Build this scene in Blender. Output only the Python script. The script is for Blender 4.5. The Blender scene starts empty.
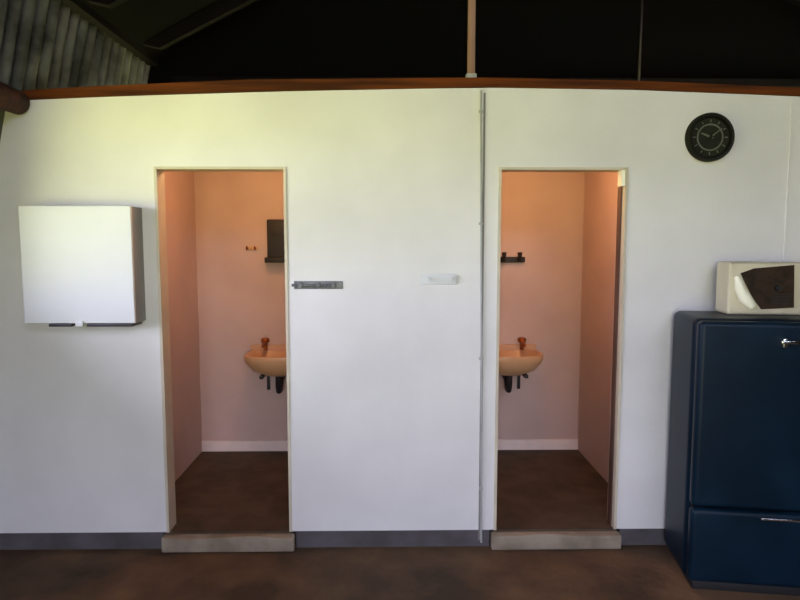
import bpy, bmesh, math, random
from mathutils import Vector, Matrix
random.seed(4)
R = math.radians
SC = bpy.context.scene
COL = SC.collection

# ------------------------------------------------------------------ camera
cam_d = bpy.data.cameras.new('camera')
cam_d.sensor_width = 36.0
cam_d.lens = 634 * 36 / 800
cam = bpy.data.objects.new('camera', cam_d)
COL.objects.link(cam)
cam.location = (0, -3.5, 1.59)
cam.rotation_euler = (R(90 - 5.4), 0, R(-0.9))
SC.camera = cam

# ------------------------------------------------------------------ world: pale sky over sunlit grass
wd = bpy.data.worlds.new('outdoors')
SC.world = wd
wd.use_nodes = True
nt = wd.node_tree
nt.nodes.clear()
tc = nt.nodes.new('ShaderNodeTexCoord')
sep = nt.nodes.new('ShaderNodeSeparateXYZ')
mr = nt.nodes.new('ShaderNodeMapRange')
mr.inputs['From Min'].default_value = -1
mr.inputs['From Max'].default_value = 1
ramp = nt.nodes.new('ShaderNodeValToRGB')
bg = nt.nodes.new('ShaderNodeBackground')
wo = nt.nodes.new('ShaderNodeOutputWorld')
nt.links.new(tc.outputs['Generated'], sep.inputs[0])
nt.links.new(sep.outputs['Z'], mr.inputs['Value'])
nt.links.new(mr.outputs[0], ramp.inputs[0])
nt.links.new(ramp.outputs[0], bg.inputs[0])
nt.links.new(bg.outputs[0], wo.inputs[0])
e = ramp.color_ramp.elements
e[0].position = 0.485; e[0].color = (0.61, 0.63, 0.24, 1)
e[1].position = 0.515; e[1].color = (0.78, 0.79, 1.02, 1)
bg.inputs[1].default_value = 16.5


def portal(name, loc, rot, sx, sy):
    l = bpy.data.lights.new(name, 'AREA')
    l.shape = 'RECTANGLE'; l.size = sx; l.size_y = sy
    l.cycles.is_portal = True
    o = bpy.data.objects.new(name, l)
    COL.objects.link(o)
    o.location = loc; o.rotation_euler = rot
    return o


OPX0, OPX1, OPZ1, YF = -0.8, 0.75, 1.98, -6.2      # the barn's open front
portal('open_front_portal', ((OPX0 + OPX1) / 2, YF, (OPZ1 - 0.17) / 2), (R(90), 0, 0), OPX1 - OPX0, OPZ1 + 0.17)


WY0, WY1, WZ0, WZ1 = -3.3, -0.70, 1.26, 2.20       # unglazed window in the left side, outside the frame
portal('side_window_portal', (-2.22, (WY0 + WY1) / 2, (WZ0 + WZ1) / 2), (0, R(-90), 0), WZ1 - WZ0, WY1 - WY0)


def lamp(name, loc, watt, col, rad=0.05):
    l = bpy.data.lights.new(name, 'POINT')
    l.energy = watt; l.color = col; l.shadow_soft_size = rad
    o = bpy.data.objects.new(name, l)
    COL.objects.link(o); o.location = loc
    return o


WARM = (1.0, 0.54, 0.25)
lamp('left_stall_lamp', (-0.82, 0.50, 2.12), 15, WARM)
lamp('right_stall_lamp', (0.88, 0.50, 2.12), 15, WARM)

SC.view_settings.view_transform = 'Standard'
SC.view_settings.look = 'None'
SC.view_settings.gamma = 1
SC.view_settings.use_curve_mapping = False
SC.view_settings.exposure = 0.0


# ------------------------------------------------------------------ materials
def lin(c):
    return tuple(((v / 255) / 12.92 if v / 255 <= 0.04045 else (((v / 255) + 0.055) / 1.055) ** 2.4) for v in c) + (1,)


def mat(name, rgb, rough=0.6, metal=0.0, rgb2=None, scale=4.0, detail=5.0, lo=0.35, hi=0.65, bump=0.0, bscale=30.0,
        stretch=(1, 1, 1), coat=0.0, spec=0.5):
    m = bpy.data.materials.new(name)
    m.use_nodes = True
    t = m.node_tree
    b = t.nodes['Principled BSDF']
    b.inputs['Roughness'].default_value = rough
    b.inputs['Metallic'].default_value = metal
    b.inputs['Coat Weight'].default_value = coat
    b.inputs['Specular IOR Level'].default_value = spec
    b.inputs['Base Color'].default_value = lin(rgb)
    co = t.nodes.new('ShaderNodeTexCoord')
    mp = t.nodes.new('ShaderNodeMapping')
    mp.inputs['Scale'].default_value = stretch
    t.links.new(co.outputs['Object'], mp.inputs[0])
    n = t.nodes.new('ShaderNodeTexNoise')
    n.inputs['Scale'].default_value = scale
    n.inputs['Detail'].default_value = detail
    t.links.new(mp.outputs[0], n.inputs['Vector'])
    r = t.nodes.new('ShaderNodeValToRGB')
    r.color_ramp.elements[0].position = lo
    r.color_ramp.elements[1].position = hi
    r.color_ramp.elements[0].color = lin(rgb)
    r.color_ramp.elements[1].color = lin(rgb2 or tuple(min(255, v * 1.06) for v in rgb))
    t.links.new(n.outputs[0], r.inputs[0])
    t.links.new(r.outputs[0], b.inputs['Base Color'])
    if bump:
        n2 = t.nodes.new('ShaderNodeTexNoise')
        n2.inputs['Scale'].default_value = bscale
        n2.inputs['Detail'].default_value = 6
        t.links.new(mp.outputs[0], n2.inputs['Vector'])
        bp = t.nodes.new('ShaderNodeBump')
        bp.inputs['Strength'].default_value = bump
        bp.inputs['Distance'].default_value = 0.01
        t.links.new(n2.outputs[0], bp.inputs['Height'])
        t.links.new(bp.outputs[0], b.inputs['Normal'])
    return m


M = {
    'wall': mat('white_painted_masonry', (214, 213, 208), 0.6, rgb2=(226, 225, 220), scale=1.6, bump=0.25, bscale=9),
    'stall': mat('pink_cream_paint', (182, 158, 146), 0.6, rgb2=(192, 168, 156), scale=2.2, bump=0.15, bscale=12),
    'stall_floor': mat('dark_brown_sealed_floor', (66, 56, 46), 0.75, rgb2=(84, 72, 58), scale=6, bump=0.2, spec=0.25),
    'floor': mat('brown_earth_stained_floor', (76, 62, 48), 0.85, rgb2=(118, 92, 68), scale=2.6, detail=9, bump=0.5, bscale=22, spec=0.2),
    'kerb': mat('grey_blue_kerb', (88, 84, 86), 0.8, rgb2=(70, 66, 66), scale=5, bump=0.3),
    'step': mat('worn_stone_step', (124, 112, 94), 0.85, rgb2=(152, 140, 120), scale=7, bump=0.4),
    'plate': mat('red_brown_timber', (104, 52, 16), 0.8, rgb2=(62, 30, 10), scale=5, stretch=(0.3, 4, 6), bump=0.2, spec=0.15),
    'dark_wood': mat('near_black_timber', (16, 9, 8), 0.9, rgb2=(9, 6, 6), scale=4, stretch=(1, 4, 4), spec=0.2),  # one near-black brown for eaves board, rafters and tie beam
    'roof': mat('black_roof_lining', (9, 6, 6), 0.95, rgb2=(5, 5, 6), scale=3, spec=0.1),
    'iron': mat('weathered_corrugated_iron', (108, 108, 98), 0.7, 0.0, rgb2=(48, 48, 40), scale=5, bump=0.1, spec=0.3),
    'shell': mat('dark_shed_boarding', (60, 54, 48), 0.9, rgb2=(48, 43, 38), scale=3, spec=0.1),
    'log': mat('rusty_brown_log', (92, 44, 26), 0.8, rgb2=(48, 24, 16), scale=14, bump=0.5),
    'strut': mat('pale_pink_brown_timber', (150, 112, 88), 0.6, rgb2=(128, 94, 72), scale=8, stretch=(4, 4, .3)),
    'conduit': mat('painted_conduit', (172, 172, 168), 0.6, rgb2=(156, 156, 152), scale=12),
    'seam': mat('grey_seam_filler', (130, 128, 122), 0.9),
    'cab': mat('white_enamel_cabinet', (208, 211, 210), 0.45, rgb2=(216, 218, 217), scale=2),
    'cab_side': mat('shaded_side_grey', (150, 150, 142), 0.5, rgb2=(136, 136, 130), scale=4),  # cabinet body behind the white door, side shade put into the grey
    'steel': mat('dull_steel', (120, 122, 124), 0.5, 0.7, rgb2=(96, 98, 100), scale=20),
    'chrome': mat('chrome', (225, 228, 230), 0.15, 1.0),
    'blue': mat('dark_blue_enamel', (4, 24, 38), 0.40, rgb2=(12, 36, 52), scale=3.5, detail=8, lo=0.45, hi=0.75, coat=0.0, spec=0.18),
    'blue_dark': mat('dark_blue_recess', (8, 12, 18), 0.6),
    'rubber': mat('black_rubber', (16, 16, 17), 0.7),
    'black': mat('black_plastic', (16, 11, 9), 0.6, rgb2=(22, 16, 12), scale=10),
    'smoke': mat('smoky_brown_window', (58, 36, 20), 0.25),
    'cream': mat('cream_plastic', (206, 198, 168), 0.4, rgb2=(196, 188, 158), scale=5),
    'ivory': mat('ivory_plastic_and_highlight', (244, 240, 214), 0.35),  # radio handle, and the highlight block at the right jamb top
    'clock': mat('black_clock_rim', (18, 18, 10), 0.6, spec=0.2),
    'face': mat('dark_olive_clock_face', (36, 37, 24), 0.7, rgb2=(26, 27, 18), scale=12, spec=0.2),
    'hand': mat('grey_clock_hand', (96, 98, 82), 0.5),
    'sink': mat('warm_cream_ceramic', (204, 164, 122), 0.35, rgb2=(190, 148, 106), scale=4),
    'brass': mat('tarnished_brass', (160, 86, 30), 0.35, 0.7, rgb2=(120, 62, 22), scale=20),
    'drain': mat('dark_waste_pipe', (38, 32, 36), 0.4, 0.2),
    'frame_cream': mat('cream_door_lining', (206, 196, 172), 0.5, rgb2=(190, 180, 158), scale=4),
    'frame_brown': mat('brown_shaded_lining', (92, 62, 48), 0.5, rgb2=(72, 48, 38), scale=6, stretch=(4, 4, .4)),
    'skirt': mat('pale_skirting', (214, 198, 186), 0.5),
    'brown_panel': mat('dark_brown_front', (34, 26, 12), 0.6, rgb2=(58, 42, 28), scale=22, spec=0.2),
}


# ------------------------------------------------------------------ helpers
def link(name, bm, m, parent=None, smooth=False):
    bmesh.ops.recalc_face_normals(bm, faces=bm.faces)
    me = bpy.data.meshes.new(name)
    bm.to_mesh(me); bm.free()
    if smooth:
        for p in me.polygons: p.use_smooth = True
    o = bpy.data.objects.new(name, me)
    COL.objects.link(o)
    me.materials.append(m)
    if parent: o.parent = parent
    return o


def smooth_by_angle(o, ang=40):
    me = o.data
    for p in me.polygons: p.use_smooth = True
    b = bmesh.new(); b.from_mesh(me)
    for ed in b.edges:
        if len(ed.link_faces) == 2 and ed.calc_face_angle() > R(ang): ed.smooth = False
    b.to_mesh(me); b.free()
    return o


def box(bm, x0, x1, y0, y1, z0, z1, bev=0.0, seg=2):
    t = bmesh.new()
    bmesh.ops.create_cube(t, size=1)
    for v in t.verts:
        v.co = Vector(((x0 + x1) / 2 + v.co.x * (x1 - x0), (y0 + y1) / 2 + v.co.y * (y1 - y0), (z0 + z1) / 2 + v.co.z * (z1 - z0)))
    if bev:
        bmesh.ops.bevel(t, geom=list(t.edges), offset=bev, segments=seg, profile=0.6, affect='EDGES')
    me = bpy.data.meshes.new('t'); t.to_mesh(me); t.free()
    bm.from_mesh(me); bpy.data.meshes.remove(me)
    return bm


def tube(bm, pts, rad, n=12, cap=True):
    pts = [Vector(p) for p in pts]
    rads = rad if isinstance(rad, (list, tuple)) else [rad] * len(pts)
    rings = []
    prev = None
    for i, p in enumerate(pts):
        if i == 0: d = pts[1] - pts[0]
        elif i == len(pts) - 1: d = pts[-1] - pts[-2]
        else: d = (pts[i + 1] - pts[i]).normalized() + (pts[i] - pts[i - 1]).normalized()
        d.normalize()
        a = prev if prev else (Vector((0, 0, 1)) if abs(d.z) < 0.9 else Vector((1, 0, 0)))
        u = (a - d * a.dot(d)).normalized()
        prev = u
        w = d.cross(u)
        rings.append([bm.verts.new(p + (u * math.cos(2 * math.pi * k / n) + w * math.sin(2 * math.pi * k / n)) * rads[i]) for k in range(n)])
    for a, b in zip(rings, rings[1:]):
        for k in range(n):
            bm.faces.new((a[k], a[(k + 1) % n], b[(k + 1) % n], b[k]))
    if cap:
        bm.faces.new(rings[0]); bm.faces.new(rings[-1])
    return bm


def lathe(bm, prof, origin, axis='y', n=48, close=True):
    """prof: (radius, offset along axis)."""
    o = Vector(origin)
    rings = []
    for r, h in prof:
        ring = []
        for k in range(n):
            c, s = math.cos(2 * math.pi * k / n) * r, math.sin(2 * math.pi * k / n) * r
            ring.append(bm.verts.new(o + (Vector((c, h, s)) if axis == 'y' else Vector((c, s, h)))))
        rings.append(ring)
    for a, b in zip(rings, rings[1:]):
        for k in range(n):
            bm.faces.new((a[k], a[(k + 1) % n], b[(k + 1) % n], b[k]))
    if close:
        bm.faces.new(rings[0]); bm.faces.new(rings[-1])
    return bm


def prism_xz(bm, pts, y0, y1):
    a = [bm.verts.new((x, y0, z)) for x, z in pts]
    b = [bm.verts.new((x, y1, z)) for x, z in pts]
    n = len(pts)
    bm.faces.new(a); bm.faces.new(b)
    for k in range(n):
        bm.faces.new((a[k], a[(k + 1) % n], b[(k + 1) % n], b[k]))
    return bm


def struct(name, bm, m, smooth=False):
    o = link(name, bm, m, None, smooth)
    o['kind'] = 'structure'
    return o


def thing(name, label, cat, loc=(0, 0, 0), rz=0, group=None):
    o = bpy.data.objects.new(name, None)
    COL.objects.link(o)
    o.empty_display_size = 0.1
    o.location = loc; o.rotation_euler = (0, 0, rz)
    return tag(o, label, cat, group)


def tag(o, label, cat, group=None):
    o['label'] = label; o['category'] = cat
    if group: o['group'] = group
    return o


def part(name, bm, m, parent, label=None, smooth=True):
    o = link(name, bm, m, parent)
    if smooth: smooth_by_angle(o)
    if label: o['label'] = label
    return o


B = bmesh.new
G = -0.17          # barn floor
S = -0.07          # stall floor


def top(x):        # the old tie line sags towards both ends
    P = [(-2.4, 2.30), (-1.92, 2.334), (-1.55, 2.351), (-0.75, 2.38), (0.49, 2.408), (1.35, 2.398), (2.3, 2.364), (4.2, 2.28)]
    for (xa, za), (xb, zb) in zip(P, P[1:]):
        if x <= xb: return za + (zb - za) * (x - xa) / (xb - xa)
    return P[-1][1]


def lx(z):         # inner face of the leaning left side at height z
    return -2.03 + (z - 2.39) * 0.22 if z > 1.9 else -2.138 - (1.9 - z) * 0.10


# ------------------------------------------------------------------ structure
bm = B(); box(bm, -3.2, 4.3, YF - 0.5, 1.85, G - 0.1, G); struct('floor', bm, M['floor'])

# front wall of the stall block, with its two door openings
D = [(-1.275, -0.562), (0.593, 1.303)]
LZ = 1.985
xs = [-1.92, -1.6, -1.275, -0.562, -0.1, 0.2, 0.593, 1.303, 1.8, 2.3, 4.2]
bm = B()
prism_xz(bm, [(lx(S), S), (-1.92, S), (-1.92, top(-1.92)), (lx(2.30), 2.30), (lx(1.9), 1.9)], 0, 0.1)
for a, b in zip(xs, xs[1:]):
    z0 = LZ if any(abs(a - d[0]) < .01 for d in D) else S
    prism_xz(bm, [(a, z0), (b, z0), (b, top(b)), (a, top(a))], 0, 0.1)
bmesh.ops.remove_doubles(bm, verts=bm.verts, dist=0.0005)
wf = struct('wall_front', bm, M['wall'])

# foundation kerb under the wall, broken by the two steps
bm = B()
for a, b in ((lx(G), -1.30), (-0.54, 0.57), (1.325, 4.2)):
    box(bm, a, b, 0.004, 0.1, G, S)
struct('trim_1', bm, M['kerb'])

# timber plate along the top of the wall
bm = B()
xs2 = [-2.02, -1.92, -1.55, -0.75, 0.49, 1.35, 2.3, 4.2]
hs = [0.045, 0.05, 0.055, 0.062, 0.05, 0.045, 0.045, 0.045]
for i in range(len(xs2) - 1):
    a, b = xs2[i], xs2[i + 1]
    prism_xz(bm, [(a, top(a) + .001), (b, top(b) + .001), (b, top(b) + hs[i + 1]), (a, top(a) + hs[i])], -0.012, 0.11)
bmesh.ops.remove_doubles(bm, verts=bm.verts, dist=0.0005)
struct('trim_2', bm, M['plate'])

# stall rooms
YB = 1.40
L0, L1 = -1.485, -0.47
R0, R1 = 0.50, 1.492
bm = B(); box(bm, L0, L1, 0.1, YB, G + .001, S); box(bm, D[0][0], D[0][1], 0.0, 0.1, G + .001, S); struct('floor_left_stall', bm, M['stall_floor'])
bm = B(); box(bm, R0, R1, 0.1, YB, G + .001, S); box(bm, D[1][0], D[1][1], 0.0, 0.1, G + .001, S); struct('floor_right_stall', bm, M['stall_floor'])
for nm, a, b in (('left', L0, L1), ('right', R0, R1)):
    bm = B(); box(bm, a - .08, b + .08, YB, YB + 0.08, G, 2.24); struct('wall_back_' + nm + '_stall', bm, M['stall'])
    bm = B(); box(bm, a - 0.08, a, 0.1, YB, G, 2.24); struct('wall_left_' + nm + '_stall', bm, M['stall'])
    bm = B(); box(bm, b, b + 0.08, 0.1, YB, G, 2.24); struct('wall_right_' + nm + '_stall', bm, M['stall'])
    bm = B(); box(bm, a - .08, b + .08, 0.1, YB + .08, 2.24, 2.28); struct('ceiling_' + nm + '_stall', bm, M['stall'])  # unseen ceiling added so no light leaks in from above
    bm = B()
    box(bm, a, b, YB - 0.014, YB, S, S + 0.085, 0.003)
    struct('baseboard_' + nm + '_stall', bm, M['skirt'])

# door linings (open doorways, no leaf hung)
for (a, b), mm, nm in ((D[0], 'frame_cream', 'trim_3'), (D[1], 'frame_cream', 'trim_4')):
    bm = B()
    box(bm, a, a + .016, -0.008, 0.112, S, LZ, .002)
    box(bm, b - .016, b, -0.008, 0.112, S, LZ, .002)
    box(bm, a + .016, b - .016, -0.008, 0.112, LZ - .014, LZ, .002)
    struct(nm, bm, M[mm])
bm = B()
box(bm, D[1][1] - .024, D[1][1] - .016, 0.03, 0.085, S, LZ - .10, .002)
struct('trim_5', bm, M['frame_brown'])  # brown timber stop, darkened in colour for the unlit jamb
bm = B()
box(bm, D[1][1] - .038, D[1][1] - .0165, -0.01, 0.05, LZ - .10, LZ - .014, .003)
struct('trim_6', bm, M['ivory'])  # bright block standing in for a highlight at the jamb top

# left side: corrugated sheeting, leaning inwards, up to the dark roof
bm = B()
rows = [G, 0.6, WZ0, 1.9, WZ1, 2.6, 3.02]
ys = []
n = int((1.75 + 6.2) / 0.0125)
prev = None
for i in range(n + 1):
    y = YF + i * 0.0125
    dx = 0.038 * math.cos(2 * math.pi * y / 0.115) - 0.038
    cur = [bm.verts.new((lx(z) + dx, y, z)) for z in rows]
    if prev:
        for k in range(len(rows) - 1):
            if WY0 < y - .006 < WY1 and rows[k] >= WZ0 and rows[k + 1] <= WZ1: continue
            bm.faces.new((prev[k], cur[k], cur[k + 1], prev[k + 1]))
    prev = cur
wl = struct('wall_left', bm, M['iron'], True)

bm = B(); box(bm, 4.2, 4.3, YF, 1.75, G, 3.1); struct('wall_right', bm, M['shell'])
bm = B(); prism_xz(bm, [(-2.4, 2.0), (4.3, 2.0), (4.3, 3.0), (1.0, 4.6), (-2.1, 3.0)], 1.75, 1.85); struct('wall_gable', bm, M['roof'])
bm = B()
box(bm, -3.2, OPX0, YF - .12, YF, G, 3.1)
box(bm, OPX1, 4.3, YF - .12, YF, G, 3.1)
prism_xz(bm, [(OPX0, OPZ1), (OPX1, OPZ1), (OPX1, 3.1), (1.0, 4.6), (OPX0, 3.1)], YF - .12, YF)
struct('wall_open_front', bm, M['shell'])
# roof
bm = B()
xr = lx(3.0)
prism_xz(bm, [(xr - .5, 3.0), (xr + .02, 3.0), (1.0, 4.55), (4.35, 2.95), (4.35, 3.05), (1.0, 4.67), (xr - .5, 3.2)], YF - .12, 1.85)
struct('ceiling', bm, M['roof'])
bm = B(); prism_xz(bm, [(xr - .5, 3.0), (xr - .5, 3.06), (-3.5, 2.42), (-3.5, 2.36)], YF, 1.85); struct('ceiling_added_eave', bm, M['roof'])  # unseen overhang added to cut off high sky from the side window
# eaves board and rafters
bm = B(); box(bm, xr - .02, xr + .05, YF, 1.74, 2.97, 3.06); struct('trim_7', bm, M['dark_wood'])
rn = 8
for k in range(8):
    y = -4.6 + k * 0.85
    bm = B()
    sl = (4.55 - 3.0) / (1.0 - xr)
    prism_xz(bm, [(xr + .06, 3.0 + .03), (1.0, 4.5), (1.0, 4.37), (xr + .2, 3.0)], y, y + .06)
    sl2 = (2.95 - 4.55) / 3.35
    prism_xz(bm, [(1.0, 4.5), (4.1, 4.5 + sl2 * 3.1), (4.1, 4.37 + sl2 * 3.1), (1.0, 4.37)], y, y + .06)
    struct('trim_%d' % rn, bm, M['dark_wood']); rn += 1
# tie beams low over the block
bm = B(); box(bm, -1.7, 4.18, 1.6, 1.69, 2.80, 2.86, .005); struct('trim_%d' % rn, bm, M['dark_wood']); rn += 1
# narrow panel seams on the white wall
bm = B(); prism_xz(bm, [(2.19, 1.30), (2.20, 1.30), (2.193, top(2.19) - .002), (2.183, top(2.19) - .002)], -0.004, 0.001); struct('trim_%d' % rn, bm, M['wall']); rn += 1

# ------------------------------------------------------------------ steps
def step(x0, x1, label):
    t = B()
    box(t, x0, x1, -0.05, -0.001, G, S - .008, 0.012, 3)
    bmesh.ops.subdivide_edges(t, edges=[e for e in t.edges if e.calc_length() > .3], cuts=14, use_grid_fill=True)
    for v in t.verts:
        if v.co.z > -0.12 and v.co.y < -0.02:
            v.co.z -= 0.006 * (1 + math.sin(v.co.x * 11 + 1.3)); v.co.y += 0.004 * math.sin(v.co.x * 23)
    o = link('doorstep', t, M['step']); smooth_by_angle(o, 50)
    tag(o, label, 'step', 'worn stone doorsteps')
step(-1.295, -0.545, 'worn pale stone step below the left doorway')
step(0.575, 1.32, 'worn pale stone step below the right doorway')

# ------------------------------------------------------------------ white wall cabinet
c = thing('wall_cabinet', 'white square metal cabinet hung on the wall left of the doorways', 'cabinet', (-1.632, 0, 1.15))
w, h, d = 0.288, 0.615, 0.165
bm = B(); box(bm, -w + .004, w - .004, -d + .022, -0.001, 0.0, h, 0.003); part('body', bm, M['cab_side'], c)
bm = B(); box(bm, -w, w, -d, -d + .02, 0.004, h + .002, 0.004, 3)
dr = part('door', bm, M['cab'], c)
bm = B(); box(bm, -0.02, 0.02, -d - .012, -d + .001, -0.012, 0.018, .004); part('catch', bm, M['cab'], dr)
for z in (.12, .5):
    bm = B(); tube(bm, [(w - .001, -d + .021, z - .03), (w - .001, -d + .021, z + .03)], .005)
    part('hinge', bm, M['cab_side'], c)
bm = B()
for x0, x1 in ((-.17, -.05), (.03, .27)): box(bm, x0, x1, -d + .012, -.02, -.016, -0.0005, .002)
part('shadow_strips', bm, M['drain'], c)  # dark strips standing in for the shadow along the cabinet's bottom edge

# ------------------------------------------------------------------ clock
ck = thing('wall_clock', 'round black clock high on the white wall above the fridge', 'clock', (1.737, 0, 2.145))
r = .13
bm = B(); lathe(bm, [(r * .5, -.001), (r, -.001), (r * 1.0, -.03), (r * .94, -.042), (r * .84, -.04), (r * .80, -.026), (r * .8, -.014), (r * .4, -.014)], (0, 0, 0), 'y'); part('rim', bm, M['clock'], ck)
bm = B(); lathe(bm, [(.01, -.0145), (r * .81, -.0145), (r * .81, -.019), (.01, -.019)], (0, 0, 0), 'y')
f = part('face', bm, M['face'], ck)
for k in range(12):
    bm = B()
    a = k * math.pi / 6
    p0 = Vector((math.sin(a), 0, math.cos(a)))
    tube(bm, [p0 * r * .62 + Vector((0, -.021, 0)), p0 * r * .73 + Vector((0, -.021, 0))], .003, 8)
    part('hour_mark', bm, M['hand'], f)
bm = B(); lathe(bm, [(r * .50, -.0192), (r * .56, -.0192), (r * .56, -.0215), (r * .50, -.0215), (r * .50, -.0192)], (0, 0, 0), 'y', 48, False); part('ring', bm, M['hand'], f)
for ang, ln, wd_ in ((-68, .055, .007), (52, .075, .005)):
    a = R(ang)
    bm = B(); tube(bm, [(-math.sin(a) * .012, -.026, -math.cos(a) * .012), (math.sin(a) * ln, -.026, math.cos(a) * ln)], [wd_, wd_ * .6], 8)
    part('hand', bm, M['hand'], ck)
bm = B(); lathe(bm, [(.002, -.019), (.013, -.019), (.012, -.031), (.002, -.033)], (0, 0, 0), 'y', 20); part('hub', bm, M['clock'], ck)

# ------------------------------------------------------------------ conduit, strut, wire, log
cd = thing('conduit', 'thin white-painted conduit running floor to beam beside the right doorway', 'pipe', (0.49, 0, G))
bm = B(); tube(bm, [(.032, -.011, .03), (.02, -.011, 1.2), (.0, -.011, 2.56)], .006, 12); part('pipe', bm, M['conduit'], cd)
for z in (.35, 1.1, 1.85, 2.45):
    bm = B(); xx = .031 - z * .0122
    box(bm, xx - .011, xx + .011, -.019, -.001, z - .007, z + .007, .003)
    part('clip', bm, M['conduit'], cd)
bm = B(); box(bm, .016, .027, -.003, .0005, .04, 2.55); part('seam_strip', bm, M['seam'], cd)

st = thing('roof_strut', 'slender pale timber strut standing on the beam and rising into the roof', 'strut', (0.443, 0.05, top(.443) + .052))
bm = B(); box(bm, -.019, .019, -.019, .019, 0.02, 1.62, .004); part('post', bm, M['strut'], st)
bm = B(); box(bm, -.028, .028, -.03, .03, 0.0, .03, .006); part('foot_block', bm, M['conduit'], st)

bm = B(); tube(bm, [(1.805, 1.2, 2.62), (1.812, 1.2, 3.2), (1.80, 1.2, 4.13)], .009, 8)
o = link('hanging_rod', bm, M['drain'], None, True); tag(o, 'thin dark steel rod hanging from the dark roof, right of the strut', 'rod')

bm = B()
pts = [(-1.972, -.02 - t * .25, 2.315 + .006 * math.sin(t * 2.1)) for t in range(11)]
tube(bm, pts, [.062 + .005 * math.sin(i * 1.7) for i in range(11)], 18)
o = link('log_rail', bm, M['log'], None); smooth_by_angle(o, 50)
tag(o, 'rusty brown round log end in the top left corner beside the iron sheeting', 'log')

# ------------------------------------------------------------------ wall fittings between the doors
hp = thing('door_bolt', 'grey steel sliding bolt on the wall right of the left doorway', 'bolt', (-0.395, 0, 1.343))
bm = B(); box(bm, -.135, .135, -.005, -.0005, -.022, .022, .003); part('back_plate', bm, M['steel'], hp)
bm = B(); tube(bm, [(-.145, -.014, 0), (.10, -.014, 0)], .008, 12); part('rod', bm, M['steel'], hp)
for x in (-.1, 0, .08):
    bm = B(); box(bm, x - .012, x + .012, -.024, -.004, -.016, .016, .005); part('guide', bm, M['steel'], hp)
bm = B(); tube(bm, [(.045, -.016, 0), (.045, -.045, -.012)], .006, 10); part('knob', bm, M['steel'], hp)

sp = thing('coat_hook_rail', 'small white hook plate on the wall left of the conduit', 'hook rail', (0.27, 0, 1.375))
bm = B(); box(bm, -.10, .10, -.012, -.0005, -.03, .03, .005); part('plate', bm, M['cab'], sp)
for x in (-.06, .06):
    bm = B(); tube(bm, [(x, -.01, .008), (x, -.035, .004), (x, -.045, -.008), (x, -.04, .012)], [.006, .006, .006, .007], 10); part('hook', bm, M['cab'], sp)

# ------------------------------------------------------------------ fridge
fr = thing('refrigerator', 'dark blue old refrigerator with rounded corners at the right edge', 'refrigerator', (1.565, -0.03, G), R(-8.9))
W, Dp, H = .62, .46, 1.375
bm = B(); box(bm, 0, W, -Dp + .07, 0, .03, H, .045, 6)
part('body', bm, M['blue'], fr)
bm = B(); box(bm, .004, W - .004, -Dp, -Dp + .066, .44, H - .006, .03, 6)
dr = part('door', bm, M['blue'], fr)
bm = B(); box(bm, .365, .39, -Dp - .04, -Dp + .002, 1.255, 1.30, .006, 3)
hd = part('latch', bm, M['chrome'], dr, 'chrome latch')
bm = B(); box(bm, .355, .435, -Dp - .048, -Dp - .03, 1.272, 1.29, .006, 3); part('lever', bm, M['chrome'], hd)
bm = B(); box(bm, .004, W - .004, -Dp, -Dp + .066, .05, .43, .03, 6)
lp = part('lower_panel', bm, M['blue'], fr)
bm = B(); box(bm, .32, .56, -Dp - .018, -Dp + .002, .398, .41, .004, 3); part('pull_bar', bm, M['chrome'], lp, 'thin chrome pull bar')
bm = B(); box(bm, .03, W - .03, -Dp + .03, -.02, .0, .045, .004); part('plinth', bm, M['rubber'], fr)
bm = B(); box(bm, .02, W - .02, -Dp + .058, -Dp + .075, .06, H - .02, .004); part('door_seal', bm, M['rubber'], fr)

# ------------------------------------------------------------------ cream radio on the fridge
rd = thing('table_radio', 'small cream box with a dark slanted front standing on the blue fridge', 'radio', (1.90, -.22, G + H + .0005), R(-5))
bm = B(); box(bm, -.15, .235, -.06, .10, 0, .27, .018, 4); part('case', bm, M['cream'], rd)
bm = B(); prism_xz(bm, [(-.095, .215), (-.03, .24), (.165, .258), (.175, .04), (.015, .03), (-.035, .10)], -.068, -.055)
pn = part('front_panel', bm, M['brown_panel'], rd, 'dark brown slanted front panel', False)
for k in range(5):
    bm = B(); box(bm, .06, .155, -.072, -.066, .055 + k * .012, .061 + k * .012)
    part('grille_bar', bm, M['black'], pn)
bm = B(); tube(bm, [(.09, -.066, .14), (.09, -.084, .14)], [.018, .015], 20); part('dial', bm, M['black'], pn)
bm = B(); tube(bm, [(-.115, -.066, .20), (-.10, -.072, .14), (-.075, -.075, .09), (-.03, -.07, .045)], [.014, .026, .033, .02], 14); part('handle', bm, M['ivory'], rd, 'bright ivory curved handle')

# ------------------------------------------------------------------ stall fittings
# left stall: black dispenser on the back wall
dp = thing('towel_dispenser', 'tall narrow black dispenser on the back wall of the left stall', 'dispenser', (-.868, YB, 1.42))
bm = B(); box(bm, -.062, .08, -.075, -.001, .035, .325, .012, 3); part('housing', bm, M['black'], dp)
bm = B(); box(bm, -.078, .09, -.105, -.001, 0, .04, .006, 2); part('tray', bm, M['black'], dp)
bm = B(); box(bm, -.03, .05, -.08, -.074, .2, .29, .002); part('window', bm, M['black'], dp)
# small brass hook added beside it, standing in for faint shadow marks
hk = thing('shadow_mark_hook', 'small brownish double hook added for faint shadow marks on the pink back wall left of the black dispenser', 'hook', (-1.06, YB, 1.53))
bm = B(); box(bm, -.05, .05, -.01, -.001, -.015, .015, .004); part('plate', bm, M['sink'], hk)
for x in (-.03, .03):
    bm = B(); tube(bm, [(x, -.008, 0), (x, -.035, -.01), (x, -.045, .012)], .006, 10); part('hook', bm, M['brass'], hk)


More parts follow.
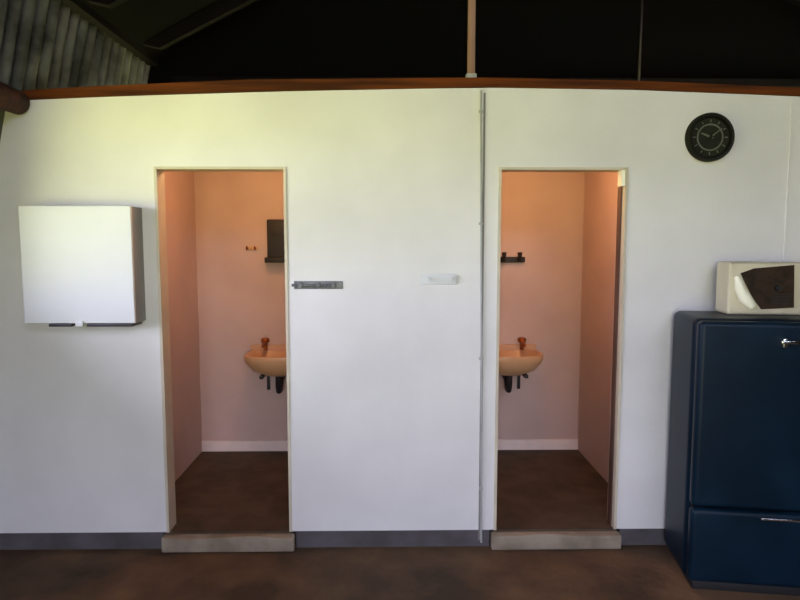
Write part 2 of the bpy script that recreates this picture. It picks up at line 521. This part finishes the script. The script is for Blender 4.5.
def basin(label, loc):
    """hand basin hung on the back wall; local -y runs out from the wall, z = 0 is the rim"""
    t = thing('hand_basin', label, 'basin', loc, 0, 'hand basins in the stalls')
    b_ = B()
    n = 40
    prof = [(1.0, 0.0), (1.02, -.02), (.96, -.06), (.76, -.12), (.38, -.16), (.3, -.165)]
    inner = [(.94, 0.002), (.86, -.015), (.74, -.07), (.4, -.11), (.05, -.115)]

    def ring(s, z):
        out = []
        for k in range(n):
            a = 2 * math.pi * k / n
            x = math.cos(a); y = math.sin(a)
            q = (abs(x) ** 3 + abs(y) ** 3) ** (-1 / 3)
            out.append(b_.verts.new((.24 * s * x * q, -.195 + .185 * s * y * q, z)))
        return out
    rr = [ring(s, z) for s, z in list(reversed(prof)) + inner]
    for a, b in zip(rr, rr[1:]):
        for k in range(n): b_.faces.new((a[k], a[(k + 1) % n], b[(k + 1) % n], b[k]))
    b_.faces.new(rr[0]); b_.faces.new(rr[-1])
    part('bowl', b_, M['sink'], t)
    b_ = B(); box(b_, -.24, .24, -.035, -.001, -.05, .035, .01, 3); part('splashback', b_, M['sink'], t)
    for x in (-.12, .12):
        b_ = B(); tube(b_, [(x, -.06, 0.0), (x, -.06, .06)], .014, 12)
        tube(b_, [(x, -.06, .05), (x, -.10, .07), (x, -.15, .055), (x, -.155, .035)], [.014, .014, .012, .011], 12)
        tp = part('tap', b_, M['brass'], t)
        b_ = B(); lathe(b_, [(.008, .055), (.03, .062), (.034, .08), (.026, .092), (.004, .095)], (x, -.06, 0), 'z', 16); part('tap_handle', b_, M['brass'], tp)
    b_ = B(); tube(b_, [(0, -.2, -.15), (0, -.2, -.25), (0, -.18, -.29), (0, -.14, -.29), (0, -.12, -.25), (0, -.09, -.22), (0, -.002, -.22)], .023, 14)
    part('waste_trap', b_, M['drain'], t)
    for x in (-.11, .11):
        b_ = B(); box(b_, x - .012, x + .012, -.30, -.001, -.175, -.15, .003); box(b_, x - .012, x + .012, -.02, -.001, -.32, -.15, .003)
        part('bracket', b_, M['drain'], t)
    return t


basin('cream hand basin with brass taps inside the left stall', (-.84, YB, .745))
basin('cream hand basin with brass taps inside the right stall', (.90, YB, .745))

# right stall: dark shelf hook on the back wall
hs_ = thing('coat_hooks', 'dark double coat hook on the back wall of the right stall', 'hook', (.93, YB, 1.44))
bm = B(); box(bm, -.12, .11, -.03, -.001, -.022, .022, .006); part('rail', bm, M['black'], hs_)
for x in (-.06, .06):
    bm = B(); tube(bm, [(x, -.018, .01), (x, -.06, .0), (x, -.075, .03), (x, -.07, .055)], [.016, .015, .015, .019], 12); part('hook', bm, M['black'], hs_)
